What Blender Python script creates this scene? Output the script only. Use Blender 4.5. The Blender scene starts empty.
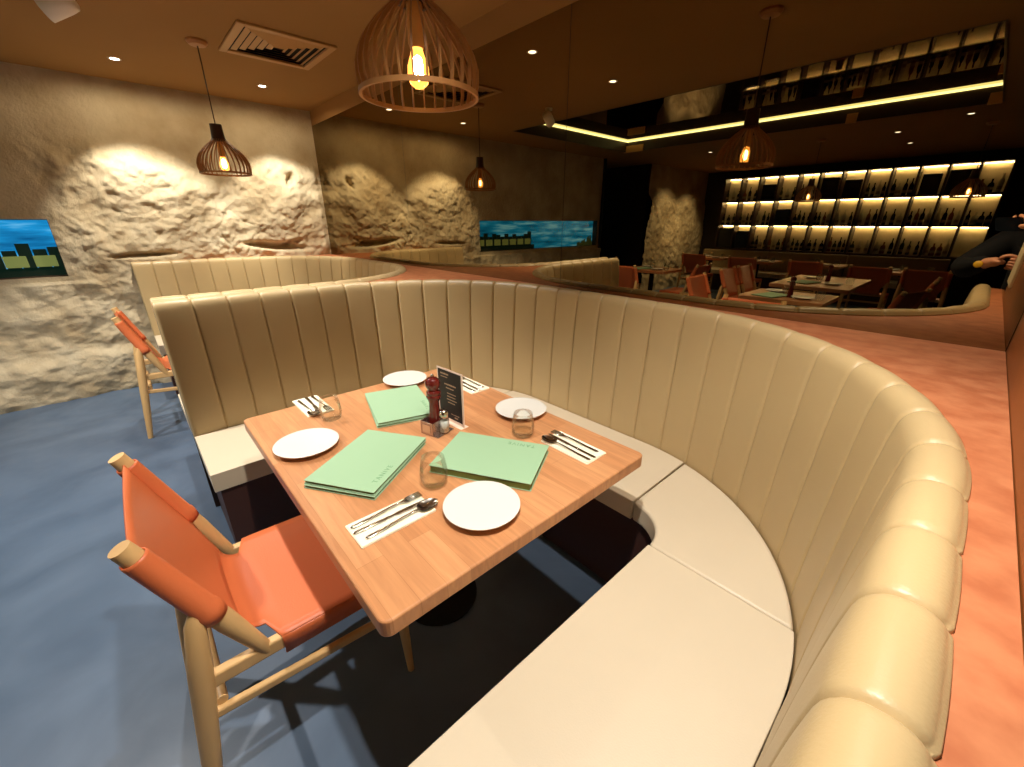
import bpy, bmesh, math, random
from mathutils import Vector, Matrix, noise
random.seed(7)
PI = math.pi
SC = bpy.context.scene
COL = SC.collection

# ------------------------------------------------------------------ helpers
def link(o, parent=None):
    COL.objects.link(o)
    if parent is not None:
        o.parent = parent
    return o

def tag(o, label=None, cat=None, group=None, kind=None):
    if label: o['label'] = label
    if cat: o['category'] = cat
    if group: o['group'] = group
    if kind: o['kind'] = kind
    return o

def thing(name, label, cat, loc=(0, 0, 0), rotz=0.0, group=None):
    o = bpy.data.objects.new(name, None)
    o.empty_display_size = 0.1
    link(o)
    o.location = loc
    o.rotation_euler = (0, 0, rotz)
    return tag(o, label, cat, group)

def obj(name, bm, mats, parent=None, smooth=False, bevel=0, segs=2, angle=35, loc=None):
    me = bpy.data.meshes.new(name)
    bmesh.ops.recalc_face_normals(bm, faces=bm.faces[:])
    bm.to_mesh(me); bm.free()
    if not isinstance(mats, (list, tuple)): mats = [mats]
    for m in mats: me.materials.append(m)
    if smooth:
        for p in me.polygons: p.use_smooth = True
    o = bpy.data.objects.new(name, me)
    link(o, parent)
    if loc: o.location = loc
    if bevel:
        b = o.modifiers.new('b', 'BEVEL'); b.width = bevel; b.segments = segs
        b.limit_method = 'ANGLE'; b.angle_limit = math.radians(angle)
        b.harden_normals = False
    return o

def sharp(o, deg=40):
    for p in o.data.polygons: p.use_smooth = True
    bm = bmesh.new(); bm.from_mesh(o.data)
    for e in bm.edges:
        if len(e.link_faces) == 2 and e.calc_face_angle(0) > math.radians(deg):
            e.smooth = False
    bm.to_mesh(o.data); bm.free()
    return o

def dup(root, loc=None, rotz=None, label=None, group=None):
    r = root.copy(); COL.objects.link(r)
    if loc is not None: r.location = loc
    if rotz is not None: r.rotation_euler = (0, 0, rotz)
    if label: r['label'] = label
    if group: r['group'] = group
    for ch in list(root.children):
        c = ch.copy(); COL.objects.link(c); c.parent = r
        for g in list(ch.children):
            d = g.copy(); COL.objects.link(d); d.parent = c
    return r

def box(bm, x0, x1, y0, y1, z0, z1, mi=0):
    v = [bm.verts.new(p) for p in ((x0,y0,z0),(x1,y0,z0),(x1,y1,z0),(x0,y1,z0),(x0,y0,z1),(x1,y0,z1),(x1,y1,z1),(x0,y1,z1))]
    for f in ((3,2,1,0),(4,5,6,7),(0,1,5,4),(1,2,6,5),(2,3,7,6),(3,0,4,7)):
        bm.faces.new([v[i] for i in f]).material_index = mi

def quad(bm, pts, mi=0):
    f = bm.faces.new([bm.verts.new(p) for p in pts]); f.material_index = mi
    return f

def prism(bm, pts, z0, z1, mi=0):
    a = [bm.verts.new((p[0], p[1], z0)) for p in pts]
    b = [bm.verts.new((p[0], p[1], z1)) for p in pts]
    n = len(pts)
    bm.faces.new(a[::-1]).material_index = mi
    bm.faces.new(b).material_index = mi
    for i in range(n):
        j = (i + 1) % n
        bm.faces.new((a[i], a[j], b[j], b[i])).material_index = mi

def rod(bm, p0, p1, r0, r1=None, n=14, mi=0, cap=True, rings=None):
    """tapered round bar from p0 to p1; rings = [(t, r)...] overrides the radii"""
    p0 = Vector(p0); p1 = Vector(p1)
    if r1 is None: r1 = r0
    d = (p1 - p0).normalized()
    a = d.orthogonal().normalized(); b = d.cross(a)
    rings = rings or [(0, r0), (1, r1)]
    L = []
    for t, r in rings:
        c = p0.lerp(p1, t)
        L.append([bm.verts.new(c + a * r * math.cos(2*PI*i/n) + b * r * math.sin(2*PI*i/n)) for i in range(n)])
    for k in range(len(L) - 1):
        for i in range(n):
            j = (i + 1) % n
            bm.faces.new((L[k][i], L[k][j], L[k+1][j], L[k+1][i])).material_index = mi
    if cap:
        bm.faces.new(L[0][::-1]).material_index = mi
        bm.faces.new(L[-1]).material_index = mi

def lathe(bm, prof, n=28, c=(0, 0, 0), mi=0):
    L = []
    for r, z in prof:
        if r < 1e-5:
            L.append([bm.verts.new((c[0], c[1], c[2] + z))])
        else:
            L.append([bm.verts.new((c[0] + r*math.cos(2*PI*i/n), c[1] + r*math.sin(2*PI*i/n), c[2] + z)) for i in range(n)])
    for k in range(len(L) - 1):
        A, B = L[k], L[k+1]
        for i in range(n):
            j = (i + 1) % n
            if len(A) == 1 and len(B) == 1: continue
            if len(A) == 1: f = bm.faces.new((A[0], B[j], B[i]))
            elif len(B) == 1: f = bm.faces.new((A[i], A[j], B[0]))
            else: f = bm.faces.new((A[i], A[j], B[j], B[i]))
            f.material_index = mi

def sheet(bm, rows, mi=0):
    g = [[bm.verts.new(p) for p in r] for r in rows]
    for i in range(len(g) - 1):
        for j in range(len(g[0]) - 1):
            bm.faces.new((g[i][j], g[i][j+1], g[i+1][j+1], g[i+1][j])).material_index = mi

def rrect(x0, x1, y0, y1, r, n=5):
    P = []
    for cx, cy, a0 in ((x1-r, y1-r, 0), (x0+r, y1-r, PI/2), (x0+r, y0+r, PI), (x1-r, y0+r, 1.5*PI)):
        for k in range(n + 1):
            a = a0 + PI/2*k/n
            P.append((cx + r*math.cos(a), cy + r*math.sin(a)))
    return P

# ------------------------------------------------------------------ materials
def srgb(r, g, b):
    f = lambda c: (c/255/12.92 if c/255 <= .04045 else ((c/255 + .055)/1.055)**2.4)
    return (f(r), f(g), f(b), 1)

def mat(name, col, rough=.5, metal=0, spec=.5, bump=0, bscale=40, var=0, vscale=6, col2=None, emit=None, estr=0, trans=0, ior=1.45, coat=0, stretch=None, sheen=0):
    m = bpy.data.materials.new(name); m.use_nodes = True
    nt = m.node_tree; N = nt.nodes; Lk = nt.links
    b = N['Principled BSDF']
    b.inputs['Base Color'].default_value = col
    b.inputs['Roughness'].default_value = rough
    b.inputs['Metallic'].default_value = metal
    b.inputs['Specular IOR Level'].default_value = spec
    b.inputs['IOR'].default_value = ior
    b.inputs['Transmission Weight'].default_value = trans
    b.inputs['Coat Weight'].default_value = coat
    if emit:
        b.inputs['Emission Color'].default_value = emit
        b.inputs['Emission Strength'].default_value = estr
    if var or bump:
        tc = N.new('ShaderNodeTexCoord'); mp = N.new('ShaderNodeMapping')
        Lk.new(tc.outputs['Object'], mp.inputs['Vector'])
        if stretch: mp.inputs['Scale'].default_value = stretch
    if var:
        n = N.new('ShaderNodeTexNoise'); n.inputs['Scale'].default_value = vscale; n.inputs['Detail'].default_value = 6
        Lk.new(mp.outputs['Vector'], n.inputs['Vector'])
        r = N.new('ShaderNodeValToRGB')
        c2 = col2 or tuple(c*(1-var) for c in col[:3]) + (1,)
        r.color_ramp.elements[0].position = .35; r.color_ramp.elements[0].color = c2
        r.color_ramp.elements[1].position = .65; r.color_ramp.elements[1].color = col
        Lk.new(n.outputs['Fac'], r.inputs['Fac']); Lk.new(r.outputs['Color'], b.inputs['Base Color'])
    if bump:
        n2 = N.new('ShaderNodeTexNoise'); n2.inputs['Scale'].default_value = bscale; n2.inputs['Detail'].default_value = 5
        Lk.new(mp.outputs['Vector'], n2.inputs['Vector'])
        bp = N.new('ShaderNodeBump'); bp.inputs['Strength'].default_value = bump; bp.inputs['Distance'].default_value = .01
        Lk.new(n2.outputs['Fac'], bp.inputs['Height']); Lk.new(bp.outputs['Normal'], b.inputs['Normal'])
    return m

M = {}
M['leather'] = mat('beige_leather', srgb(188, 164, 120), .38, bump=.08, bscale=260, var=.05, vscale=3)
M['seat_leather'] = mat('cream_leather', srgb(212, 198, 172), .4, bump=.06, bscale=260, var=.04, vscale=3)
M['plinth'] = mat('dark_brown_plinth', srgb(70, 42, 34), .5)
M['carcass'] = mat('dark_brown_board', srgb(74, 52, 34), .55)
M['ledge'] = mat('salmon_stone', srgb(186, 118, 78), .5, bump=.05, bscale=30, var=.2, vscale=22, col2=srgb(164, 94, 58))
M['wall_brown'] = mat('copper_brown_paint', srgb(146, 86, 36), .45, var=.15, vscale=4)
M['cream'] = mat('cream_paint', srgb(222, 205, 170), .5)
M['ceiling'] = mat('tan_ceiling_paint', srgb(156, 116, 62), .9, var=.06, vscale=1.2)
M['header'] = mat('brown_header_paint', srgb(156, 114, 62), .9)
M['dark_wall'] = mat('dark_wall_paint', srgb(48, 38, 28), .7)
M['black'] = mat('black_cloth', srgb(14, 12, 14), .8)
M['gloss'] = mat('black_gloss_panel', srgb(134, 114, 88), .02, metal=1.0)
M['fascia'] = mat('dark_fascia', srgb(60, 40, 26), .4)
M['copper'] = mat('copper_and_lit_fascia', srgb(226, 166, 96), .4, metal=.3)  # bright tone of the spot-lit fascia patches; lamp sockets share it
M['wood_light'] = mat('pale_ash_wood', srgb(226, 184, 124), .45, var=.12, vscale=14, stretch=(1, 1, .15))
M['orange'] = mat('orange_leather', srgb(214, 112, 66), .42, bump=.06, bscale=200, var=.06, vscale=3)
M['white'] = mat('white_glaze', srgb(222, 220, 212), .22)
M['plate_under'] = mat('dark_plate_foot', srgb(60, 50, 42), .6)
M['menu'] = mat('mint_book_cloth', srgb(152, 187, 150), .6, bump=.05, bscale=500)
M['menu_edge'] = mat('olive_menu_edge', srgb(100, 116, 54), .6)
M['menu_ink'] = mat('debossed_green', srgb(112, 156, 116), .5)
M['paper'] = mat('cream_paper', srgb(246, 238, 214), .8)
M['steel'] = mat('polished_steel', srgb(205, 202, 195), .16, metal=1)
M['steel_dark'] = mat('brushed_steel', srgb(150, 146, 138), .3, metal=1)
M['glass'] = mat('clear_glass', (1, 1, 1, 1), .0, trans=1, ior=1.45)
def mat_thin():
    m = bpy.data.materials.new('thin_clear_glass'); m.use_nodes = True
    N = m.node_tree.nodes; L = m.node_tree.links; N.remove(N['Principled BSDF'])
    t = N.new('ShaderNodeBsdfTransparent'); t.inputs[0].default_value = (.97, .98, .96, 1)
    g = N.new('ShaderNodeBsdfGlossy'); g.inputs['Roughness'].default_value = .03
    lw = N.new('ShaderNodeLayerWeight'); lw.inputs[0].default_value = .18
    mr = N.new('ShaderNodeMapRange'); mr.inputs[3].default_value = .015; mr.inputs[4].default_value = .5
    mx = N.new('ShaderNodeMixShader'); L.new(lw.outputs['Fresnel'], mr.inputs[0]); L.new(mr.outputs[0], mx.inputs[0])
    L.new(t.outputs[0], mx.inputs[1]); L.new(g.outputs[0], mx.inputs[2]); L.new(mx.outputs[0], N['Material Output'].inputs['Surface'])
    return m
M['thin'] = mat_thin()
M['mill'] = mat('dark_cherry_wood', srgb(92, 24, 18), .18, coat=.6)
M['salt'] = mat('white_salt', srgb(235, 240, 240), .8)
M['card'] = mat('black_card', srgb(36, 27, 24), .6)
M['card_frame'] = mat('pale_pink_card_edge', srgb(236, 214, 196), .6)
M['card_ink'] = mat('tan_card_ink', srgb(176, 146, 118), .6)
M['acrylic'] = mat('caddy_metal', srgb(186, 166, 156), .25, metal=.9)
M['slat'] = mat('walnut_lamp_slat', srgb(176, 124, 72), .42)
M['neck'] = mat('dark_walnut', srgb(72, 48, 34), .5)
M['bulb'] = mat('amber_bulb_glass', (1, .72, .4, 1), .02, trans=1, ior=1.1, emit=(1, .42, .08, 1), estr=1.3)
M['filament'] = mat('filament_glow', (1, .8, .5, 1), .3, emit=(1, .72, .34, 1), estr=1500)
M['spot_glow'] = mat('downlight_glow', (1, 1, 1, 1), .3, emit=(1, .96, .88, 1), estr=9)
M['led'] = mat('led_glow', (1, 1, .7, 1), .3, emit=(.95, 1.0, .50, 1), estr=6)
M['shelf_led'] = mat('shelf_led_glow', (1, .8, .5, 1), .3, emit=(1, .84, .54, 1), estr=62)
M['shelf_wood'] = mat('dark_shelf_wood', srgb(52, 34, 22), .5)
M['shelf_back'] = mat('marbled_back_panel', srgb(240, 220, 172), .5, var=.22, vscale=5)
M['cyan'] = mat('cyan_glow', (0, .3, .5, 1), .3, emit=(.05, .55, .9, 1), estr=1.6)
M['screen_off'] = mat('black_screen', srgb(10, 9, 9), .25)
M['vent'] = mat('tan_vent_metal', srgb(190, 148, 92), .5)
M['vent_dark'] = mat('vent_cavity', srgb(26, 16, 10), .8)
M['spot_white'] = mat('white_spot_body', srgb(245, 235, 220), .4)
M['bench'] = mat('taupe_bench_leather', srgb(150, 132, 98), .45)
M['navy'] = mat('navy_cloth', srgb(8, 11, 20), .85)
M['skin'] = mat('skin', srgb(224, 160, 128), .5)
M['hair'] = mat('dark_hair', srgb(24, 18, 14), .6)
M['badge'] = mat('yellow_badge', srgb(226, 178, 40), .5)
M['phone'] = mat('black_phone', srgb(10, 10, 12), .15)
M['dark_bottle'] = mat('dark_bottle_glass', srgb(26, 20, 12), .12)
M['green_bottle'] = mat('green_bottle_glass', srgb(44, 60, 22), .12)
M['amber_bottle'] = mat('amber_bottle_glass', srgb(130, 76, 24), .12)
M['clear_bottle'] = mat('pale_bottle_glass', srgb(200, 190, 160), .12)
M['bottle_label'] = mat('bottle_paper_label', srgb(150, 136, 104), .7)
M['seam'] = mat('panel_seam', srgb(12, 9, 6), .5)

def mat_mirror():
    m = bpy.data.materials.new('bronze_mirror'); m.use_nodes = True
    N = m.node_tree.nodes; L = m.node_tree.links
    N.remove(N['Principled BSDF'])
    g = N.new('ShaderNodeBsdfGlossy'); g.inputs['Color'].default_value = (.33, .265, .16, 1); g.inputs['Roughness'].default_value = .0
    L.new(g.outputs[0], N['Material Output'].inputs['Surface'])
    return m
M['mirror'] = mat_mirror()

def mat_table():
    m = mat('oak_butcher_block', srgb(212, 142, 84), .33)
    nt = m.node_tree; N = nt.nodes; L = nt.links; b = N['Principled BSDF']
    tc = N.new('ShaderNodeTexCoord'); mp = N.new('ShaderNodeMapping')
    L.new(tc.outputs['Object'], mp.inputs['Vector'])
    br = N.new('ShaderNodeTexBrick'); br.inputs['Scale'].default_value = 1
    br.inputs['Brick Width'].default_value = .42; br.inputs['Row Height'].default_value = .062
    br.inputs['Mortar Size'].default_value = .0006
    br.inputs['Color1'].default_value = srgb(202, 146, 100); br.inputs['Color2'].default_value = srgb(188, 130, 86)
    br.inputs['Mortar'].default_value = srgb(176, 120, 78); br.offset = .37
    L.new(mp.outputs[0], br.inputs['Vector'])
    mp2 = N.new('ShaderNodeMapping'); mp2.inputs['Scale'].default_value = (2.5, 30, 8)
    L.new(tc.outputs['Object'], mp2.inputs['Vector'])
    n = N.new('ShaderNodeTexNoise'); n.inputs['Scale'].default_value = 2; n.inputs['Detail'].default_value = 8; n.inputs['Distortion'].default_value = 1.0
    L.new(mp2.outputs[0], n.inputs['Vector'])
    mx = N.new('ShaderNodeMixRGB'); mx.blend_type = 'OVERLAY'; mx.inputs[0].default_value = .35
    L.new(br.outputs['Color'], mx.inputs[1]); L.new(n.outputs['Fac'], mx.inputs[2])
    L.new(mx.outputs[0], b.inputs['Base Color'])
    return m
M['table'] = mat_table()

def mat_floor():
    m = mat('blue_sealed_floor', srgb(74, 100, 132), .38)
    nt = m.node_tree; N = nt.nodes; L = nt.links; b = N['Principled BSDF']
    tc = N.new('ShaderNodeTexCoord')
    n = N.new('ShaderNodeTexNoise'); n.inputs['Scale'].default_value = 2.2; n.inputs['Detail'].default_value = 7; n.inputs['Distortion'].default_value = .8
    L.new(tc.outputs['Object'], n.inputs['Vector'])
    r = N.new('ShaderNodeValToRGB')
    r.color_ramp.elements[0].position = .3; r.color_ramp.elements[0].color = srgb(70, 88, 110)
    r.color_ramp.elements[1].position = .7; r.color_ramp.elements[1].color = srgb(94, 112, 134)
    L.new(n.outputs['Fac'], r.inputs[0]); L.new(r.outputs[0], b.inputs['Base Color'])
    n2 = N.new('ShaderNodeTexNoise'); n2.inputs['Scale'].default_value = 9
    L.new(tc.outputs['Object'], n2.inputs['Vector'])
    mr = N.new('ShaderNodeMapRange'); mr.inputs[3].default_value = .3; mr.inputs[4].default_value = .55
    L.new(n2.outputs['Fac'], mr.inputs[0]); L.new(mr.outputs[0], b.inputs['Roughness'])
    return m
M['floor'] = mat_floor()

def mat_rock():
    m = mat('sprayed_plaster_rock', srgb(206, 184, 146), .85)
    nt = m.node_tree; N = nt.nodes; L = nt.links; b = N['Principled BSDF']
    tc = N.new('ShaderNodeTexCoord')
    n = N.new('ShaderNodeTexNoise'); n.inputs['Scale'].default_value = 3; n.inputs['Detail'].default_value = 8
    L.new(tc.outputs['Object'], n.inputs['Vector'])
    r = N.new('ShaderNodeValToRGB')
    r.color_ramp.elements[0].position = .3; r.color_ramp.elements[0].color = srgb(172, 152, 118)
    r.color_ramp.elements[1].position = .7; r.color_ramp.elements[1].color = srgb(208, 194, 164)
    L.new(n.outputs['Fac'], r.inputs[0]); L.new(r.outputs[0], b.inputs['Base Color'])
    n2 = N.new('ShaderNodeTexNoise'); n2.inputs['Scale'].default_value = 26; n2.inputs['Detail'].default_value = 6; n2.inputs['Roughness'].default_value = .65
    L.new(tc.outputs['Object'], n2.inputs['Vector'])
    bp = N.new('ShaderNodeBump'); bp.inputs['Strength'].default_value = .6; bp.inputs['Distance'].default_value = .02
    L.new(n2.outputs['Fac'], bp.inputs['Height']); L.new(bp.outputs[0], b.inputs['Normal'])
    return m
M['rock'] = mat_rock()
M['plaster'] = mat('smooth_tan_plaster', srgb(176, 138, 94), .85, bump=.15, bscale=14, var=.08, vscale=2)

def mat_screen():
    """a glowing seascape: sky bands, horizon foam, dark kelp and pale blocks low down"""
    m = bpy.data.materials.new('lit_sea_screen'); m.use_nodes = True
    nt = m.node_tree; N = nt.nodes; L = nt.links; b = N['Principled BSDF']
    b.inputs['Base Color'].default_value = (.01, .02, .03, 1); b.inputs['Roughness'].default_value = .15
    tc = N.new('ShaderNodeTexCoord'); mp = N.new('ShaderNodeMapping'); mp.inputs['Scale'].default_value = (1, 1.2, 9)
    L.new(tc.outputs['Object'], mp.inputs[0])
    n = N.new('ShaderNodeTexNoise'); n.inputs['Scale'].default_value = 1.6; n.inputs['Detail'].default_value = 4
    L.new(mp.outputs[0], n.inputs['Vector'])
    r = N.new('ShaderNodeValToRGB'); e = r.color_ramp.elements
    e[0].position = .25; e[0].color = (.0, .05, .16, 1)
    e[1].position = .75; e[1].color = (.30, .75, 1, 1)
    x = e.new(.5); x.color = (.01, .25, .55, 1)
    L.new(n.outputs['Fac'], r.inputs[0]); L.new(r.outputs[0], b.inputs['Emission Color'])
    b.inputs['Emission Strength'].default_value = 1.15
    return m
M['screen'] = mat_screen()
M['kelp'] = mat('screen_green', (.02, .04, .01, 1), .3, emit=(.06, .08, .02, 1), estr=.5)
M['kelp_dark'] = mat('screen_dark_band', (.01, .015, .01, 1), .3, emit=(.005, .02, .012, 1), estr=.5)
M['pale_block'] = mat('screen_pale_green', (.1, .1, .04, 1), .3, emit=(.30, .36, .10, 1), estr=.5)

# ------------------------------------------------------------------ camera
F_PX, CX, CY = 412.0, 512.0, 383.5
def calib(vn=(998, 222), v1=(90, 222)):
    y = Vector((vn[0]-CX, -(vn[1]-CY), -F_PX)).normalized()
    x = -Vector((v1[0]-CX, -(v1[1]-CY), -F_PX)); x -= x.dot(y)*y; x.normalize()
    z = x.cross(y)
    return Matrix((x, y, z))          # rows = world axes seen by the camera
RC = calib()
CAM_LOC = Vector((0, 0, 1.45))
cd = bpy.data.cameras.new('camera'); cd.sensor_width = 36; cd.lens = F_PX/1024*36
cd.clip_start = .01; cd.clip_end = 60
cam = bpy.data.objects.new('camera', cd); link(cam)
cam.matrix_world = Matrix.Translation(CAM_LOC) @ RC.to_4x4()
SC.camera = cam
RIGHT = RC @ Vector((1, 0, 0)); UP = RC @ Vector((0, 1, 0)); FWD = RC @ Vector((0, 0, -1))

D = 1.82           # mirror plane
CEIL = 2.52
XL = -5.12         # left wall
YF = -7.1          # wall behind the bar shelves
XR = 3.2

# ------------------------------------------------------------------ setting
bm = bmesh.new(); quad(bm, [(-7, YF-.2, 0), (XR, YF-.2, 0), (XR, D+.1, 0), (-7, D+.1, 0)])
o = obj('floor', bm, M['floor']); tag(o, 'blue sealed floor', kind='structure')

# ceiling with a rectangular recess lined in black gloss
rx0, rx1, ry0, ry1, rz = -4.45, -.27, -2.97, -.42, 2.68
bm = bmesh.new()
X0, X1, Y0, Y1 = -7, XR, YF-.2, D+.1
for a in ((X0, rx0, Y0, Y1), (rx1, X1, Y0, Y1), (rx0, rx1, Y0, ry0), (rx0, rx1, ry1, Y1)):
    box(bm, a[0], a[1], a[2], a[3], CEIL, CEIL+.25)
o = obj('ceiling', bm, M['ceiling']); tag(o, kind='structure')
bm = bmesh.new(); box(bm, rx0, rx1, ry0, ry1, rz, rz+.03)
o = obj('ceiling_gloss_panel', bm, M['gloss']); tag(o, 'black gloss panel lining the ceiling recess', kind='structure')
bm = bmesh.new()
box(bm, rx0, rx1, ry0-.01, ry0+.012, CEIL, rz); box(bm, rx0-.01, rx0+.012, ry0, ry1, CEIL, rz)
box(bm, rx1-.012, rx1+.01, ry0, ry1, CEIL, rz); box(bm, rx0, rx1, ry1-.012, ry1+.01, CEIL, rz)
o = obj('trim_1', bm, M['fascia']); tag(o, 'dark fascia around the ceiling recess', kind='structure')
for i, (x, y, w, lab) in enumerate(((rx0+.15, ry0+.02, .34, 'copper-coloured lit patch of fascia at the corner of the ceiling recess'),
                               (-1.45, ry0+.02, .10, 'copper-coloured lit patch of fascia midway along the lit ceiling recess'),
                               (-.33, ry0+.02, .10, 'copper-coloured lit patch of fascia at the far end of the lit ceiling recess'))):
    bm = bmesh.new(); box(bm, x-w/2, x+w/2, y-.006, y+.012, CEIL-.012, CEIL+.085)  # copper-coloured blocks added to imitate fascia patches lit by spots
    o = obj('ceiling_lit_patch', bm, M['copper'], bevel=.003); tag(o, lab, 'bracket', 'lit fascia patches on the ceiling recess')
bm = bmesh.new(); box(bm, rx0+.02, rx1-.02, ry0+.014, ry0+.03, rz-.020, rz-.001)
tag(obj('led_strip', bm, M['led']), 'long yellow-white light strip running along the ceiling recess', 'light strip')
bm = bmesh.new(); box(bm, rx0+.014, rx0+.03, ry0+.04, ry1-.4, rz-.020, rz-.001)
tag(obj('led_strip', bm, M['led']), 'short yellow-white light strip on the side of the ceiling recess', 'light strip')

# --- left wall: sprayed rock, with an opening for the sea screen
SY0, SY1, SZ0, SZ1 = -3.22, -.36, 1.03, 1.47
def sm(a, b, x):
    t = max(0, min(1, (x-a)/(b-a))); return t*t*(3-2*t)
def rock_h(y, z, seed=0.0):
    p = Vector((y*1.0+seed, z*1.0, seed*3.1))
    top = 2.02 + .10*math.sin(y*3.9+2.0) + .10*noise.noise(Vector((y*2.2, 5.1, seed)))
    mk = 1 - sm(top-.18, top+.02, z)
    a = sm(-.55, -.15, y)                       # above the screen the wall is smooth
    if z > .98 and seed == 0: mk *= a
    big = noise.fractal(p*1.5, 1.0, 2.0, 3)*.045
    rid = noise.ridged_multi_fractal(p*4.2 + Vector((3, 7, 1)), 1.0, 2.1, 5, 1.0, 2.0)
    med = (rid-1.2)*.015+.016*noise.noise(p*6.5)
    q = p + Vector((noise.noise(p*4), noise.noise(p*4+Vector((9, 9, 9))), 0))*.12
    v = noise.voronoi(q*3.4)[0]
    crack = -.012*(1-sm(.0, .07, v[1]-v[0]))*sm(.05, .45, noise.noise(p*1.7+Vector((4, 2, 0))))
    fine = noise.fractal(p*13, .8, 2.2, 5)*.016
    h = mk*(.045 + big + med + crack + fine) + .006*noise.noise(p*3)
    if seed == 0:
        # the long dark notch, the short one above the banquette and the chip near the mirror
        for (cy, cz, wy, wz, sl, d) in ((1.27, 1.215, .27, .035, -.10, .10), (.16, 1.175, .20, .018, .02, .08), (1.50, 1.86, .035, .05, .9, .07), (1.42, 1.24, .10, .03, .25, .06)):
            dy = (y-cy)/wy; dz = (z-cz-sl*(y-cy))/wz
            r2 = dy*dy+dz*dz
            if r2 < 4: h -= d*math.exp(-r2*r2*.8)
        h += .05*(1-sm(.10, .42, z))*1.0*sm(-3, -1, -abs(y)) * 0
    # a shallow shelf of rock near the floor
    h += mk*.05*(1-sm(.30, .42+.05*noise.noise(Vector((y*2, 1, seed))), z))*(1 if seed == 0 else .5)
    return h
def rock_wall(name, x, ya, yb, ny, zs, seed, hole=None, mats=None):
    bm = bmesh.new()
    ys = [ya+(yb-ya)*i/ny for i in range(ny+1)] if not isinstance(ya, list) else ya
    g = []
    for y in ys:
        col = []
        for z in zs:
            h = rock_h(y, z, seed)
            if seed == 0 and y > D-.06: h *= max(0, (D-y)/.06)*.8+.2
            col.append(bm.verts.new((x+h, y, z)))
        g.append(col)
    for i in range(len(ys)-1):
        for k in range(len(zs)-1):
            yc = (ys[i]+ys[i+1])/2; zc = (zs[k]+zs[k+1])/2
            if hole and hole[0] < yc < hole[1] and hole[2] < zc < hole[3]: continue
            f = bm.faces.new((g[i][k], g[i+1][k], g[i+1][k+1], g[i][k+1]))
            t = 1.95+.12*math.sin(yc*3.9+2.0)
            f.material_index = 0
    o = obj(name, bm, mats or [M['rock']], smooth=True)
    return o
lin = lambda a, b, n: [a+(b-a)*i/n for i in range(n)]
ys = lin(SY0-.08, SY0, 3) + lin(SY0, SY1, 130) + lin(SY1, D, 190) + [D]
zs = lin(0, SZ0, 92) + lin(SZ0, SZ1, 38) + lin(SZ1, CEIL, 80) + [CEIL]

def mat_rockwall():
    m = M['rock']; nt = m.node_tree; N = nt.nodes; L = nt.links; b = N['Principled BSDF']
    return m
o = rock_wall('wall_left', XL, ys, None, 0, zs, 0, hole=(SY0, SY1, SZ0, SZ1))
tag(o, 'rough sprayed rock wall', kind='structure')
bm = bmesh.new()   # lining behind the opening
box(bm, XL-.16, XL-.005, SY0-.02, SY1+.02, SZ0-.02, SZ0+.004); box(bm, XL-.16, XL-.005, SY0-.02, SY1+.02, SZ1-.004, SZ1+.02)
box(bm, XL-.16, XL-.005, SY0-.02, SY0+.004, SZ0, SZ1); box(bm, XL-.16, XL-.005, SY1-.004, SY1+.02, SZ0, SZ1)
o = obj('trim_2', bm, M['carcass']); tag(o, kind='structure')
scr = thing('wall_screen', 'long glowing blue sea screen set low in the rock wall', 'screen', (XL-.10, (SY0+SY1)/2, SZ0))
bm = bmesh.new(); L_ = (SY1-SY0)/2-.004; H_ = SZ1-SZ0
box(bm, -.02, 0, -L_, L_, .004, H_-.004); obj('screen_panel', bm, M['screen'], scr)
bm = bmesh.new(); box(bm, .0, .012, L_-1.25, L_, .004, .07); 
for k in range(14):
    y = L_-.03-k*.085; box(bm, .0, .012, y-.038, y+.038, .05, .20+.09*random.random())
obj('screen_dark_shapes', bm, M['kelp_dark'], scr, smooth=False)
bm = bmesh.new()
for k in range(7):
    y = L_-.10-k*.165; box(bm, .0, .016, y-.065, y+.065, .075, .165)
obj('screen_pale_shapes', bm, M['pale_block'], scr, bevel=.006)
bm = bmesh.new()
for k in range(26):
    y = -L_+.02+k*.017; box(bm, 0, .013, y-.010, y+.010, .004, .05+.16*random.random()*(1-k/30))
obj('screen_green_shapes', bm, M['kelp'], scr)

# --- dark doorway beyond the screen, then another stretch of rock
bm = bmesh.new()
box(bm, -6.2, XL-.17, SY0-.10, SY1+.1, 0, CEIL); box(bm, -6.6, -6.4, -4.7, SY0-.08, 0, CEIL)
box(bm, -6.2, XL+.04, SY0-.10, SY0-.06, 0, CEIL)
o = obj('wall_left_recess', bm, M['black']); tag(o, kind='structure')
zs2 = lin(0, CEIL, 120) + [CEIL]
o = rock_wall('wall_left_far', XL+.22, -7.1, -4.55, 130, zs2, 5.3); tag(o, 'far stretch of rough rock wall', kind='structure')
bm = bmesh.new(); box(bm, -6.6, XL+.18, -4.62, -4.55, 0, CEIL); box(bm, XL-.3, XL+.1, YF-.1, -4.6, 0, CEIL)
o = obj('wall_left_return', bm, M['dark_wall']); tag(o, kind='structure')
for s in (-1, 1):
    bm = bmesh.new()
    for k in range(8):
        a0 = -1.0+2.0*k/8; a1 = -1.0+2.0*(k+1)/8
        p = lambda a: (-6.36, -4.05+s*.17*math.cos(a)+0, 1.50+.16*math.sin(a))
        rod(bm, p(a0), p(a1), .012, n=6)
    ob = obj('light_arc', bm, M['cyan']); tag(ob, ('further' if s < 0 else 'nearer') + ' cyan light arc in the dark doorway beyond the sea screen', 'light arc')

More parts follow.
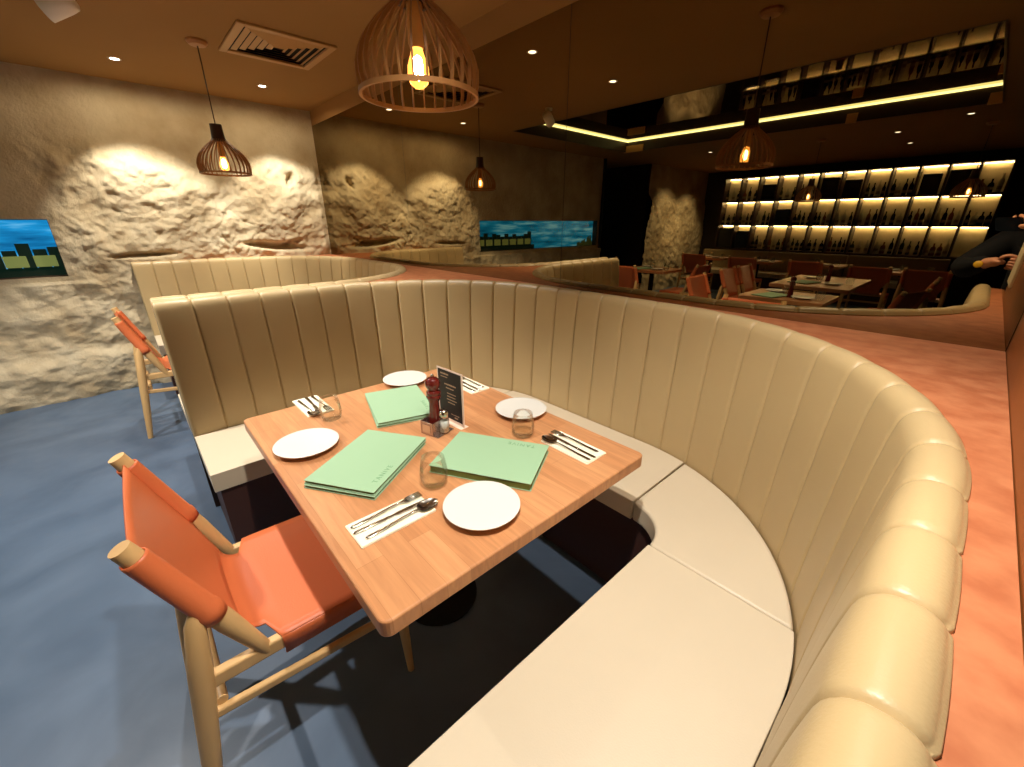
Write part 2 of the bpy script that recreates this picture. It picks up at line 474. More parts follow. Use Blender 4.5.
# --- the other walls
bm = bmesh.new(); box(bm, -7, XR, D+.012, D+.12, 0, CEIL)
o = obj('wall_back', bm, M['ceiling']); tag(o, 'wall behind the mirror', kind='structure')
bm = bmesh.new(); box(bm, -7, .116, D-.0, D+.012, 2.385, CEIL)
o = obj('trim_4', bm, M['header']); tag(o, 'brown painted strip above the mirror', kind='structure')
bm = bmesh.new(); box(bm, -7, XR, YF-.12, YF, 0, CEIL); o = obj('wall_front', bm, M['dark_wall']); tag(o, kind='structure')
bm = bmesh.new(); box(bm, XR, XR+.1, YF-.1, D+.1, 0, CEIL); o = obj('wall_right', bm, M['dark_wall']); tag(o, kind='structure')
bm = bmesh.new(); box(bm, .117, .30, .42, D+.01, 0, CEIL); o = obj('wall_side', bm, M['wall_brown']); tag(o, 'copper brown side wall at the end of the ledge', kind='structure')
bm = bmesh.new(); box(bm, .1165, .126, .05, .42, 0, 1.1); o = obj('wall_side_low', bm, M['wall_brown']); tag(o, kind='structure')
bm = bmesh.new(); box(bm, .108, .1185, .46, .80, 1.18, CEIL); o = obj('trim_3', bm, M['cream'], bevel=.003); tag(o, 'cream panel on the side wall', kind='structure')

# --- bronze mirror in panels
mir = thing('wall_mirror', 'wide bronze tinted mirror covering the wall behind the booths', 'mirror', (0, D, 1.1))
edges = [-5.12, -3.25, -1.59, .116]
for a, b in zip(edges[:-1], edges[1:]):
    bm = bmesh.new(); quad(bm, [(a+.0012, -.001, -.012), (b-.0012, -.001, -.012), (b-.0012, -.001, 1.285), (a+.0012, -.001, 1.285)])
    obj('mirror_panel', bm, M['mirror'], mir)
bm = bmesh.new(); box(bm, edges[0], edges[-1], .0005, .008, 0, 1.285); obj('backing', bm, M['seam'], mir)

# ------------------------------------------------------------------ booths
BW = 1.158                    # half width at the backrest foot
BCX = -1.188
R_ = .82
YS, YB = .05, 1.62            # open end, back line
TS = [0, .022, .05, .10, .20, .35, .5, .65, .80, .90, .95, .978]
def upath(n_per):
    """foot line of the backrest with outward normals, from the left end round to the right"""
    st = YB-R_-YS; top = 2*(BW-R_); arc = PI/2*R_
    segs = [('l', st), ('a', arc), ('t', top), ('b', arc), ('r', st)]
    total = sum(s[1] for s in segs); pts = []
    for i in range(n_per*len(TS)+1):
        s = total*((i//len(TS))+TS[i % len(TS)])/n_per
        for nm, L in segs:
            if s <= L+1e-9: break
            s -= L
        if nm == 'l': p, nn = (-BW, YS+s), (-1, 0)
        elif nm == 'a':
            a = PI-s/R_; p = (-BW+R_+R_*math.cos(a), YB-R_+R_*math.sin(a)); nn = (math.cos(a), math.sin(a))
        elif nm == 't': p, nn = (-BW+R_+s, YB), (0, 1)
        elif nm == 'b':
            a = PI/2-s/R_; p = (BW-R_+R_*math.cos(a), YB-R_+R_*math.sin(a)); nn = (math.cos(a), math.sin(a))
        else: p, nn = (BW, YB-R_-s), (1, 0)
        pts.append((p, nn))
    return pts
# cross-section of the backrest: (out, z, how much the channel swells, swell direction)
PROF = [(.002, .43, .3, -1, 0), (.002, .50, .8, -1, 0), (.005, .60, 1, -1, 0), (.010, .72, 1, -1, 0), (.016, .84, 1, -1, 0),
        (.022, .94, 1, -1, .1), (.027, 1.01, 1, -.95, .2), (.032, 1.06, 1, -.8, .5), (.038, 1.098, .9, -.5, .8), (.052, 1.117, .8, -.1, 1),
        (.070, 1.123, .7, .1, 1), (.088, 1.120, .6, .6, .7), (.100, 1.108, .6, .9, .3), (.104, 1.085, .4, 1, 0), (.104, .90, 0, 1, 0), (.104, .43, 0, 1, 0)]
def smooth_profile(P, k=3):
    out = []
    for i in range(len(P)-1):
        p0, p1, p2, p3 = P[max(0, i-1)], P[i], P[i+1], P[min(len(P)-1, i+2)]
        if i < 5 or i > 13: out.append(p1); continue
        for j in range(k):
            t = j/k
            out.append(tuple(.5*((2*b)+(-a+c)*t+(2*a-5*b+4*c-d)*t*t+(-a+3*b-3*c+d)*t**3) for a, b, c, d in zip(p0, p1, p2, p3)))
    return out+[P[-1]]
PROF = smooth_profile(PROF)
NCH = 34
def backrest_bm():
    bm = bmesh.new(); P = upath(NCH); rows = []
    for i, (p, n) in enumerate(P):
        t = TS[i % len(TS)]
        e = min(t, 1-t)
        b = .0035*(1-(1-2*e)**2) - .0085*max(0, 1-e/.045)**1.3
        row = []
        for (u, z, k, du, dz) in PROF:
            uu = u+du*b*k; zz = z+dz*b*k
            row.append(bm.verts.new((p[0]+n[0]*uu, p[1]+n[1]*uu, zz)))
        rows.append(row)
    m = len(PROF)
    for i in range(len(rows)-1):
        for k in range(m):
            j = (k+1) % m
            bm.faces.new((rows[i][k], rows[i][j], rows[i+1][j], rows[i+1][k]))
    bm.faces.new(rows[0][::-1]); bm.faces.new(rows[-1])
    return bm
def arc(cx, cy, r, a0, a1, n=16):
    return [(cx+r*math.cos(a0+(a1-a0)*k/n), cy+r*math.sin(a0+(a1-a0)*k/n)) for k in range(n+1)]
SD = .45                      # seat depth
JR = .155                     # inner corner radius
def cushions():
    ix = BW-SD; iy = YB-SD+.02; ccx, ccy = ix-JR, iy-JR
    g = .002; e = .004
    right = [(ix, YS), (BW-e, YS), (BW-e, ccy-g), (ix, ccy-g)]
    corner = arc(ccx, ccy, JR, PI/2, 0, 10)[::1] + [(BW-e, ccy+g)] + arc(BW-R_, YB-R_, R_-e, 0, PI/2, 26)[0 if ccy+g < YB-R_ else 8:]
    # clip: keep the outer arc only where it lies beyond the joints
    oa = [p for p in arc(BW-R_, YB-R_, R_-e, 0, PI/2, 60) if p[1] > ccy+g and p[0] > ccx+g]
    ca = BW-R_; x_at = ca+math.sqrt(max(0, (R_-e)**2-(ccy+g-(YB-R_))**2)) if ccy+g > YB-R_ else BW-e
    y_at = (YB-R_)+math.sqrt(max(0, (R_-e)**2-(ccx+g-ca)**2)) if ccx+g > ca else YB-e
    right = [(ix, YS), (BW-e, YS), (BW-e, YB-R_)] + [p for p in arc(BW-R_, YB-R_, R_-e, 0, PI/2, 60)[1:] if p[1] < ccy-g] + [(x_at, ccy-g), (ix, ccy-g)]
    corner = [(ix, ccy+g)] + [(x_at, ccy+g)] + oa + [(ccx+g, y_at), (ccx+g, iy)] + arc(ccx, ccy, JR, PI/2, 0, 10)[1:-1]
    half = [p for p in arc(BW-R_, YB-R_, R_-e, 0, PI/2, 60) if p[0] < ccx-g]
    back = [(ccx-g, iy), (ccx-g, y_at)] + half + [(-p[0], p[1]) for p in half[::-1]] + [(-(ccx-g), y_at), (-(ccx-g), iy)]
    mir_ = lambda P: [(-p[0], p[1]) for p in P][::-1]
    return right, corner, back, mir_(corner), mir_(right)
def make_booth(label):
    t = thing('booth', label, 'booth', (BCX, 0, 0), 0, 'channel-backed booths against the mirror')
    o = obj('backrest', backrest_bm(), M['leather'], t); sharp(o, 60)
    for c in cushions():
        bm = bmesh.new(); prism(bm, c, .395, .48)
        o = obj('seat_cushion', bm, M['seat_leather'], t, smooth=False, bevel=.016, segs=4, angle=50)
        sharp(o, 50)
    # plinth under the seat
    ix = BW-SD+.02; iy = YB-SD+.04; r = .14
    inner = [(ix, YS+.02)] + arc(ix-r, iy-r, r, 0, PI/2, 8) + [(-p[0], p[1]) for p in arc(ix-r, iy-r, r, 0, PI/2, 8)[::-1]] + [(-ix, YS+.02)]
    outer = [(-BW-.09, YS+.02)] + [(-p[0], p[1]) for p in arc(BW-R_, YB-R_, R_+.09, 0, PI/2, 20)] + arc(BW-R_, YB-R_, R_+.09, 0, PI/2, 20)[::-1] + [(BW+.09, YS+.02)]
    bm = bmesh.new(); prism(bm, inner+outer, 0.0, .40)
    obj('plinth', bm, M['plinth'], t)
    return t
booth = make_booth('near U-shaped booth of beige channelled leather around the laid table')
booth2 = dup(booth, (BCX-2.58, 0, 0), 0, 'far U-shaped booth of beige channelled leather beside the rock wall')

# --- ledge: one slab cut round both booths, and the dark carcass below it
def slab(off, z0, z1, y1, x1):
    bm = bmesh.new()
    def bay(cx):
        h = arc(BW-R_, YB-R_, R_+off, 0, PI/2, 40)
        return [(cx-p[0], p[1]) for p in h]+[(cx+p[0], p[1]) for p in h[::-1]]
    x0 = XL+.02; xs = x0
    def strip_(pa, pb):
        for z in (z0, z1): quad(bm, [(pa[0], pa[1], z), (pb[0], pb[1], z), (pb[0], y1, z), (pa[0], y1, z)])
        quad(bm, [(pa[0], pa[1], z0), (pb[0], pb[1], z0), (pb[0], pb[1], z1), (pa[0], pa[1], z1)])
    for cx in (BCX-2.58, BCX):
        B = bay(cx)
        strip_((xs, YS), (B[0][0], YS))
        quad(bm, [(B[0][0], YS, z0), (B[0][0], B[0][1], z0), (B[0][0], B[0][1], z1), (B[0][0], YS, z1)])
        for a, b in zip(B[:-1], B[1:]):
            if abs(b[0]-a[0]) > 1e-6: strip_(a, b)
        quad(bm, [(B[-1][0], YS, z0), (B[-1][0], B[-1][1], z0), (B[-1][0], B[-1][1], z1), (B[-1][0], YS, z1)])
        xs = B[-1][0]
    strip_((xs, YS), (x1, YS))
    quad(bm, [(x1, YS, z0), (x1, y1, z0), (x1, y1, z1), (x1, YS, z1)])
    quad(bm, [(x0, YS, z0), (x0, y1, z0), (x0, y1, z1), (x0, YS, z1)])
    quad(bm, [(x0, y1, z0), (x1, y1, z0), (x1, y1, z1), (x0, y1, z1)])
    bmesh.ops.remove_doubles(bm, verts=bm.verts[:], dist=1e-5)
    return bm
o = obj('ledge', slab(.099, 1.075, 1.102, D-.0012, .1155), M['ledge'])
tag(o, 'salmon stone ledge between the booth backs and the mirror', 'ledge')
o = obj('wall_low_partition', slab(.108, .0, 1.074, D-.004, .113), M['carcass']); tag(o, 'low partition behind the booths', kind='structure')

# ------------------------------------------------------------------ tables
TX0, TX1, TY0, TY1, TH = -1.735, -.567, .19, 1.10, .75
def make_table(name, label, w, d, loc, rot=0, group='dining tables'):
    t = thing(name, label, 'table', loc, rot, group)
    bm = bmesh.new(); prism(bm, rrect(-w/2, w/2, -d/2, d/2, .022), TH-.042, TH)
    obj('tabletop', bm, M['table'], t, bevel=.005, segs=3)
    bm = bmesh.new(); lathe(bm, [(0, 0), (.15, 0), (.15, .008), (.12, .014), (.045, .03), (.038, .05), (.038, .66), (.05, .70), (0, .70)], 32)
    sharp(obj('pedestal', bm, M['black'], t), 40)
    bm = bmesh.new(); box(bm, -.24, .24, -.035, .035, .685, .707); box(bm, -.035, .035, -.24, .24, .685, .707)
    obj('bracket', bm, M['black'], t)
    return t
TCX, TCY = (TX0+TX1)/2, (TY0+TY1)/2
table = make_table('dining_table', 'wooden table laid for four inside the near booth', TX1-TX0, TY1-TY0, (TCX, TCY, 0))
dup(table, (TCX-2.58, TCY, 0), 0, 'wooden table hidden inside the far booth beside the rock wall')

# ------------------------------------------------------------------ chair
def make_chair(label, loc, rot=0, group='orange leather sling chairs'):
    t = thing('dining_chair', label, 'chair', loc, rot, group)
    W = .222
    stile_b, stile_t = Vector((0, -.075, .445)), Vector((0, -.235, .862))
    for s in (-1, 1):
        bm = bmesh.new(); rod(bm, (s*W, -.062, .425), (s*W, -.238, .868), .02, rings=[(0, .012), (.06, .017), (.35, .024), (.6, .0235), (1, .0195)], n=16)
        sharp(obj('stile', bm, M['wood_light'], t), 40)
        bm = bmesh.new(); rod(bm, (s*(W+.014), -.268, 0), (s*(W+.010), -.172, .655), .02, rings=[(0, .015), (.3, .021), (.75, .025), (.95, .020), (1, .010)], n=16)
        sharp(obj('leg', bm, M['wood_light'], t), 40)
        bm = bmesh.new(); rod(bm, (s*(W+.006), .298, 0), (s*(W+.0), .285, .445), .012, rings=[(0, .0105), (.5, .017), (.9, .019), (1, .016)], n=16)
        sharp(obj('leg', bm, M['wood_light'], t), 40)
        for (a, b, h, wd, nm) in (((s*W, -.205, .440), (s*W, .305, .430), .040, .026, 'seat_rail'), ((s*(W+.004), -.225, .340), (s*(W+.002), .292, .285), .026, .019, 'stretcher')):
            bm = bmesh.new(); a = Vector(a); b = Vector(b)
            v = []
            for p in (a, b):
                for dx, dz in ((-wd/2, -h/2), (wd/2, -h/2), (wd/2, h/2), (-wd/2, h/2)):
                    v.append(bm.verts.new(p+Vector((dx, 0, dz))))
            for f in ((0, 1, 2, 3), (7, 6, 5, 4), (0, 4, 5, 1), (1, 5, 6, 2), (2, 6, 7, 3), (3, 7, 4, 0)): bm.faces.new([v[i] for i in f])
            obj(nm, bm, M['wood_light'], t, bevel=.006, segs=3)
    for yy, zz in ((.285, .40), (-.18, .36)):
        bm = bmesh.new(); rod(bm, (-W, yy, zz), (W, yy, zz), .013, n=12); sharp(obj('cross_rail', bm, M['wood_light'], t), 40)
    # leather: one sling from the top of the back to the front of the seat
    def sling_rows():
        path = []
        for k in range(13):                                  # back
            q = k/12; c = stile_t.lerp(stile_b, .03+.80*q)
            sag = -.006*math.sin(PI*min(1, q*1.1))
            hw = W if q < .55 else W-(.055)*sm(.55, .95, q)
            path.append((c.y+.002, c.z, hw, sag-.003, 0))
        for k in range(1, 6):                                # bend
            q = k/5; an = PI*.5*q
            path.append((-.098+.045*(1-math.cos(an)), .512-.050*math.sin(an), W-.055, -.026*(1-q), -.012*q))
        for k in range(1, 17):                               # seat
            q = k/16; y = -.053+.355*q
            hw = W-.055*(1-sm(0, .07, q))
            path.append((y, .4620-.011*q, hw+(.0145 if q > .06 else 0), 0, -.014*math.sin(PI*min(1, .15+q*.7))))
        return path
    rows = []
    for (y, z, hw, sy, sz) in sling_rows():
        row = []
        for j in range(17):
            u = -1+2*j/16; k = 1-u*u
            row.append(Vector((u*hw, y+sy*k, z+sz*k)))
        rows.append(row)
    bm = bmesh.new(); sheet(bm, rows)
    o = obj('sling', bm, M['orange'], t, smooth=True)
    md = o.modifiers.new('s', 'SOLIDIFY'); md.thickness = .004; md.offset = 0
    for s in (-1, 1):                                         # leather sleeves round the stiles
        a = stile_t.lerp(stile_b, .06); b = stile_t.lerp(stile_b, .60)
        bm = bmesh.new(); rod(bm, (s*W, a.y, a.z), (s*W, b.y, b.z), .025, rings=[(0, .0245), (.03, .0255), (.85, .0275), (.87, .030), (.93, .030), (1, .0275)], n=18, cap=False)
        o = obj('sleeve', bm, M['orange'], t, smooth=True); md = o.modifiers.new('s', 'SOLIDIFY'); md.thickness = .003
        bm = bmesh.new()                                      # seat flap folded over the rail
        R2 = []
        for k in range(13):
            y = -.031+.333*k/12
            R2.append([Vector((s*(W+.010), y, .4628-.011*k/12)), Vector((s*(W+.0185), y, .458-.011*k/12)), Vector((s*(W+.0195), y, .445)), Vector((s*(W+.0185), y, .405-.006*k/12)), Vector((s*(W+.005), y, .398-.006*k/12))])
        sheet(bm, R2); o = obj('seat_flap', bm, M['orange'], t, smooth=True); md = o.modifiers.new('s', 'SOLIDIFY'); md.thickness = .003
    return t
chair = make_chair('near orange leather chair tucked under the laid booth table', (-1.185, .098, 0))
dup(chair, (-3.93, .108, 0), 0, 'orange leather chair at the far booth by the rock wall')

# ------------------------------------------------------------------ tableware
def plate_bm():
    bm = bmesh.new()
    lathe(bm, [(0, 0), (.058, 0), (.060, .007), (.090, .014), (.099, .018), (.1, .021), (.097, .022), (.088, .021), (.05, .020), (0, .0195)], 56)
    return bm
def plate_thing(label, x, y, z=TH, group='side plates on the laid table'):
    o = obj('plate', plate_bm(), M['white']); o.location = (x, y, z+.0005)
    sharp(o, 60); return tag(o, label, 'plate', group)
p0 = plate_thing('round white plate nearest the table front corner beside the tumbler', -.704, .535)
for lab, x, y in (('round white plate at the left table edge by the chair', -1.346, .305), ('round white plate at the back left, partly behind a menu', -1.672, .845), ('round white plate at the right table edge behind a tumbler', -1.066, 1.018)):
    c = p0.copy(); COL.objects.link(c); c.location = (x, y, TH+.0005); c['label'] = lab

def tumbler_bm():
    bm = bmesh.new()
    lathe(bm, [(0, 0), (.026, 0), (.032, .004), (.0385, .020), (.040, .036), (.0375, .060), (.0325, .088), (.0315, .0885), (.0308, .088), (.036, .060), (.0385, .036), (.0365, .020), (.030, .012), (0, .010)], 40)
    return bm
g0 = obj('tumbler', tumbler_bm(), M['thin'], smooth=True); g0.location = (-.887, .507, TH+.0005)
tag(g0, 'clear stemless tumbler by the front cutlery and the near plate', 'glass', 'stemless tumblers on the laid table')
for lab, x, y in (('clear stemless tumbler in front of the right-hand plate', -.925, .894), ('clear stemless tumbler beside the napkin at the left edge', -1.509, .445)):
    c = g0.copy(); COL.objects.link(c); c.location = (x, y, TH+.0005); c['label'] = lab

def napkin_bm(): 
    bm = bmesh.new(); prism(bm, rrect(-.10, .10, -.05, .05, .003), 0, .003); prism(bm, rrect(-.098, .099, -.049, .045, .003), .003, .0052)
    return bm
def strip(bm, pts, ws, z, th=.0022):
    """flat bar along x with varying half-widths, slightly domed"""
    rows = []
    for x, w, zz in zip(pts, ws, z):
        rows.append([(x, -w, zz), (x, -w*.5, zz+th), (x, w*.5, zz+th), (x, w, zz), (x, 0, zz-th*.3)])
    g = [[bm.verts.new(p) for p in r] for r in rows]
    for i in range(len(g)-1):
        for j in range(5):
            k = (j+1) % 5; bm.faces.new((g[i][j], g[i][k], g[i+1][k], g[i+1][j]))
    bm.faces.new(g[0][::-1]); bm.faces.new(g[-1])
def spoon_bm():
    bm = bmesh.new()
    strip(bm, [-.10, -.095, -.05, 0, .030, .045], [.003, .0075, .0058, .0036, .0024, .003], [0, 0, .001, .005, .006, .005])
    rows = []
    for i in range(11):
        u = -1+2*i/10; row = []
        for j in range(9):
            v = -1+2*j/8; w = .0205*math.sqrt(max(0, 1-u*u))*(1-.12*u)
            row.append((.072+.031*u, w*v, .0065-.007*(1-v*v)*(1-u*u)))
        rows.append(row)
    sheet(bm, rows); r2 = [[(x, y, z-.0012) for x, y, z in r] for r in rows]; sheet(bm, r2[::-1])
    bmesh.ops.remove_doubles(bm, verts=bm.verts[:], dist=.0002)
    return bm
def fork_bm():
    bm = bmesh.new()
    strip(bm, [-.10, -.095, -.05, 0, .030, .045, .055], [.003, .0075, .0058, .0036, .0026, .008, .012], [0, 0, .001, .005, .005, .003, .0025])
    for k in range(4):
        y = -.0095+.00633*k; box(bm, .053, .095, y-.0018, y+.0018, .002, .0045)
    return bm
def knife_bm():
    bm = bmesh.new()
    strip(bm, [-.105, -.10, -.03, 0, .01, .05, .085, .102], [.003, .0072, .0066, .0050, .008, .009, .008, .001], [0]*8)
    return bm
def cutlery_set(x, y, rot, where, order=('fork', 'knife', 'spoon')):
    n = obj('napkin', napkin_bm(), M['paper']); n.location = (x, y, TH+.0005); n.rotation_euler = (0, 0, rot)
    tag(n, 'folded cream paper napkin ' + where, 'napkin', 'napkins under the cutlery')
    for kk, kind in enumerate(order):
        off = (.030, .002, -.027)[kk]; slide = (.006, .008, .018)[kk]
        v = Vector((slide, off, 0)); v.rotate(Matrix.Rotation(rot, 3, 'Z'))
        bmx = {'fork': fork_bm, 'knife': knife_bm, 'spoon': spoon_bm}[kind]()
        o = obj(kind, bmx, M['steel'], smooth=True); o.location = (x+v.x, y+v.y, TH+.0068)
        o.rotation_euler = (0, 0, rot+(.02, -.03, .03)[kk])
        tag(o, 'polished steel ' + kind + ' lying on the napkin ' + where, kind, 'cutlery on the laid table')
cutlery_set(-.830, .345, PI/2, 'nearest the camera, left of the near plate')
cutlery_set(-.752, .958, PI, 'by the right-hand table corner', ('spoon', 'knife', 'fork'))
cutlery_set(-1.680, .430, 0, 'at the back left table edge')
cutlery_set(-1.44, 1.035, -PI, 'behind the standing card', ('spoon', 'knife', 'fork'))

# menus
def text_obj(name, body, size, m, parent, loc, rot=(0, 0, 0), ext=.0002, spacing=1.0, align='CENTER'):
    cu = bpy.data.curves.new(name, 'FONT'); cu.body = body; cu.size = size; cu.extrude = ext
    cu.align_x = align; cu.align_y = 'CENTER'; cu.space_character = spacing; cu.resolution_u = 3
    tmp = bpy.data.objects.new('tmp', cu); COL.objects.link(tmp)
    bpy.context.view_layer.update()
    me = bpy.data.meshes.new_from_object(tmp.evaluated_get(bpy.context.evaluated_depsgraph_get()))
    bpy.data.objects.remove(tmp); me.materials.clear(); me.materials.append(m)
    o = bpy.data.objects.new(name, me); link(o, parent); o.location = loc; o.rotation_euler = rot
    return o
def menu(x, y, z, rot, label, th=.011, title=True):
    t = thing('menu', label, 'menu', (x, y, z), rot, 'mint green menus on the laid table')
    w, h = .112, .158
    bm = bmesh.new(); box(bm, -w, w, -h, h, 0, .0022); box(bm, -w, w, -h, h, th-.0022, th)
    obj('cover', bm, M['menu'], t, bevel=.0007, segs=1)
    bm = bmesh.new(); box(bm, -w+.002, w-.004, -h+.004, h-.004, .0022, th-.0022); obj('pages', bm, M['menu_edge'] if not title else M['menu_edge'], t)
    if title:
        text_obj('lettering', 'TANIVE', .022, M['menu_ink'], t, (w-.024, -h+.086, th+.0001), (0, 0, PI/2), spacing=1.3)
    return t
def quadpose(a, b, c, d):
    """centre and rotation of a menu whose top edge runs a->b, bottom edge d->c"""
    cx = (a[0]+b[0]+c[0]+d[0])/4; cy = (a[1]+b[1]+c[1]+d[1])/4
    ux = (b[0]-a[0]+c[0]-d[0]); uy = (b[1]-a[1]+c[1]-d[1])
    return cx, cy, math.atan2(uy, ux)
# left stack (short side faces the camera)
cx, cy, r = quadpose((-1.30, .49), (-1.11, .605), (-.927, .352), (-1.108, .23))
menu(cx+.002, cy-.003, TH+.0005, r+.012, 'lower mint green menu of the stack by the left plate', title=False)
menu(cx, cy, TH+.0125, r, 'upper mint green menu of the stack by the left plate')
# back stack behind the mill
cx, cy, r = quadpose((-1.553, .855), (-1.269, .731), (-1.314+.005, .526), (-1.613, .64))
cx, cy, r = -1.440, .690, math.atan2(.855-.64, -1.553+1.613)
menu(cx+.002, cy, TH+.0005, r-.02, 'lower mint green menu of the stack behind the pepper mill', title=False, th=.009)
menu(cx, cy+.002, TH+.0105, r, 'upper mint green menu of the stack behind the pepper mill', th=.009)
cx, cy, r = quadpose((-.694, .663), (-.943, .562), (-1.046, .741), (-.765, .845))
r = math.atan2(.741-.562, -1.046+.943)
cx, cy = -.866, .702
menu(cx, cy, TH+.0005, r, 'thick mint green menu between the near plate and the right-hand tumbler', th=.025)

# caddy with mill, salt shaker and standing card
cad = thing('condiment_caddy', 'small open metal caddy holding the pepper mill and the salt', 'caddy', (-1.152, .687, TH+.0005), .26)
bm = bmesh.new()
box(bm, -.040, .040, -.040, .045, 0, .003)
for a in ((-.040, .018, -.040, -.0375), (-.040, -.0375, -.04, .045), (.0155, .018, -.04, .045), (-.04, .018, .0425, .045)):
    box(bm, a[0], a[1], a[2], a[3], 0, .050)
obj('tray', bm, M['acrylic'], cad, bevel=.0008)
bm = bmesh.new(); box(bm, -.030, .006, -.0412, -.0402, .010, .040); obj('front_plate', bm, M['steel'], cad)
mill = thing('pepper_mill', 'dark cherry wood pepper mill standing in the caddy', 'pepper mill', (-1.166, .690, TH+.004), 0)
bm = bmesh.new(); lathe(bm, [(0, 0), (.026, 0), (.0265, .012), (.023, .045), (.0185, .085), (.018, .108), (.022, .118), (.0245, .124), (0, .124)], 32)
sharp(obj('body', bm, M['mill'], mill), 40)
bm = bmesh.new(); lathe(bm, [(0, .124), (.025, .124), (.026, .130), (.023, .135), (.0255, .141), (.0255, .146), (.018, .151), (.019, .156), (.0255, .168), (.0265, .178), (.0235, .190), (.014, .199), (0, .201)], 32)
sharp(obj('head', bm, M['mill'], mill), 40)
bm = bmesh.new(); lathe(bm, [(0, .200), (.004, .200), (.006, .205), (.005, .210), (0, .212)], 16); obj('cap_nut', bm, M['steel'], mill, smooth=True)
sh = thing('salt_shaker', 'glass salt shaker with a chrome lid in the caddy', 'salt shaker', (-1.124, .700, TH+.004), 0)
bm = bmesh.new(); lathe(bm, [(0, 0), (.016, 0), (.0175, .004), (.0175, .055), (.013, .064), (.0122, .064), (.0165, .054), (.0165, .005), (0, .004)], 28); obj('jar', bm, M['thin'], sh, smooth=True)
bm = bmesh.new(); lathe(bm, [(0, .0045), (.016, .0055), (.016, .044), (0, .046)], 24); obj('salt', bm, M['salt'], sh, smooth=True)
bm = bmesh.new(); lathe(bm, [(.0145, .060), (.0165, .060), (.0170, .066), (.0165, .080), (.010, .088), (0, .089)], 28); obj('lid', bm, M['steel'], sh, smooth=True)
ct = thing('table_card', 'upright dark menu card with a pale border behind the salt shaker', 'card', (-1.176, .768, TH+.0005), math.atan2(.010, .141))
bm = bmesh.new()
box(bm, -.073, .073, -.002, .0, 0, .208); obj('card_border', bm, M['card_frame'], ct, bevel=.0005)
bm = bmesh.new(); box(bm, -.066, .064, -.0028, -.0018, .014, .202); obj('card_face', bm, M['card'], ct)
bm = bmesh.new()
box(bm, -.06, .06, .0, .001, 0, .006); box(bm, -.073, .073, -.018, .018, -.0002, .0012)
obj('foot', bm, M['card_frame'], ct)
bm = bmesh.new(); rnd = random.Random(3)     # the small print, too fine to read: rows of short tan strokes
for x0_, x1_, zz, hh in ((-.050, -.005, .188, .006), (-.050, -.012, .176, .003), (-.030, .036, .150, .006), (-.022, .022, .136, .005), (-.016, .034, .116, .004),
                         (-.018, .030, .104, .004), (-.020, .036, .092, .004), (-.014, .026, .080, .004), (.000, .046, .036, .003), (.020, .040, .026, .006)):
    x = x0_
    while x < x1_:
        w_ = rnd.uniform(.002, .0045); box(bm, x, min(x+w_, x1_), -.0033, -.0028, zz-hh/2, zz+hh/2*rnd.uniform(.6, 1)); x += w_+.0014
tag(obj('print', bm, M['card_ink'], ct), kind='stuff')

# ------------------------------------------------------------------ pendant lamps
def shade_bm():
    bm = bmesh.new()
    prof = [(.150, .004), (.156, .03), (.156, .06), (.147, .09), (.130, .12), (.104, .15), (.076, .176), (.053, .195), (.042, .210)]
    n = 30
    for k in range(n):
        a = 2*PI*k/n; ca, sa = math.cos(a), math.sin(a); L = []
        for r, z in prof:
            for rr in (r-.007, r+.003):
                for s in (-1, 1):
                    w = .0019 if r > .08 else .0015
                    L.append(bm.verts.new((rr*ca-s*w*sa, rr*sa+s*w*ca, z)))
        for i in range(len(prof)-1):
            b = i*4; c = b+4
            for q in ((0, 1), (1, 3), (3, 2), (2, 0)):
                bm.faces.new((L[b+q[0]], L[b+q[1]], L[c+q[1]], L[c+q[0]]))
        bm.faces.new((L[0], L[1], L[3], L[2]))
    return bm
def ring(bm, r0, r1, z0, z1, n=56):
    lathe(bm, [(r0, z0), (r1, z0), (r1, z1), (r0, z1), (r0, z0)], n)
def make_pendant(label, x, y, zr, group='slatted pendant lamps'):
    t = thing('pendant_lamp', label, 'pendant lamp', (x, y, zr), 0, group)
    obj('lamp_shade', shade_bm(), M['slat'], t)
    bm = bmesh.new(); ring(bm, .1495, .1565, -.003, .008); o = obj('rim_ring', bm, M['slat'], t); sharp(o)
    bm = bmesh.new(); lathe(bm, [(.030, .196), (.050, .200), (.046, .208), (.040, .220), (.036, .270), (.035, .300), (0, .302)], 32); sharp(obj('neck', bm, M['neck'], t))
    bm = bmesh.new(); lathe(bm, [(0, .200), (.020, .199), (.021, .116), (.017, .106), (0, .106)], 24); sharp(obj('socket', bm, M['copper'], t))
    bm = bmesh.new(); lathe(bm, [(.014, .107), (.019, .090), (.027, .068), (.028, .050), (.023, .030), (.012, .020), (0, .018)], 24); b = obj('bulb', bm, M['bulb'], t, smooth=True)
    bm = bmesh.new(); lathe(bm, [(0, .092), (.009, .085), (.012, .064), (.010, .042), (0, .036)], 16); obj('filament', bm, M['filament'], b, smooth=True)
    H = CEIL-zr
    bm = bmesh.new(); rod(bm, (0, 0, .300), (0, 0, H-.02), .0035, n=8); obj('cord', bm, M['neck'], t, smooth=True)
    bm = bmesh.new(); lathe(bm, [(0, H-.03), (.045, H-.026), (.058, H-.012), (.058, H), (0, H)], 28); sharp(obj('canopy', bm, M['slat'], t))
    return t
pend = make_pendant('large slatted pendant lamp hanging above the laid table', -1.135, .70, 1.762)
def pdup(x, y, zr, label):
    return dup(pend, (x, y, zr), 0, label)
P1 = make_pendant('slatted pendant lamp hanging in front of the rock wall', -3.725, .69, 1.762)
make_pendant('slatted pendant lamp over the aisle, reflected against the middle shelves', -1.965, -4.0, 1.73)
make_pendant('slatted pendant lamp over the aisle, reflected at the right end of the shelves', -.34, -4.15, 1.73)

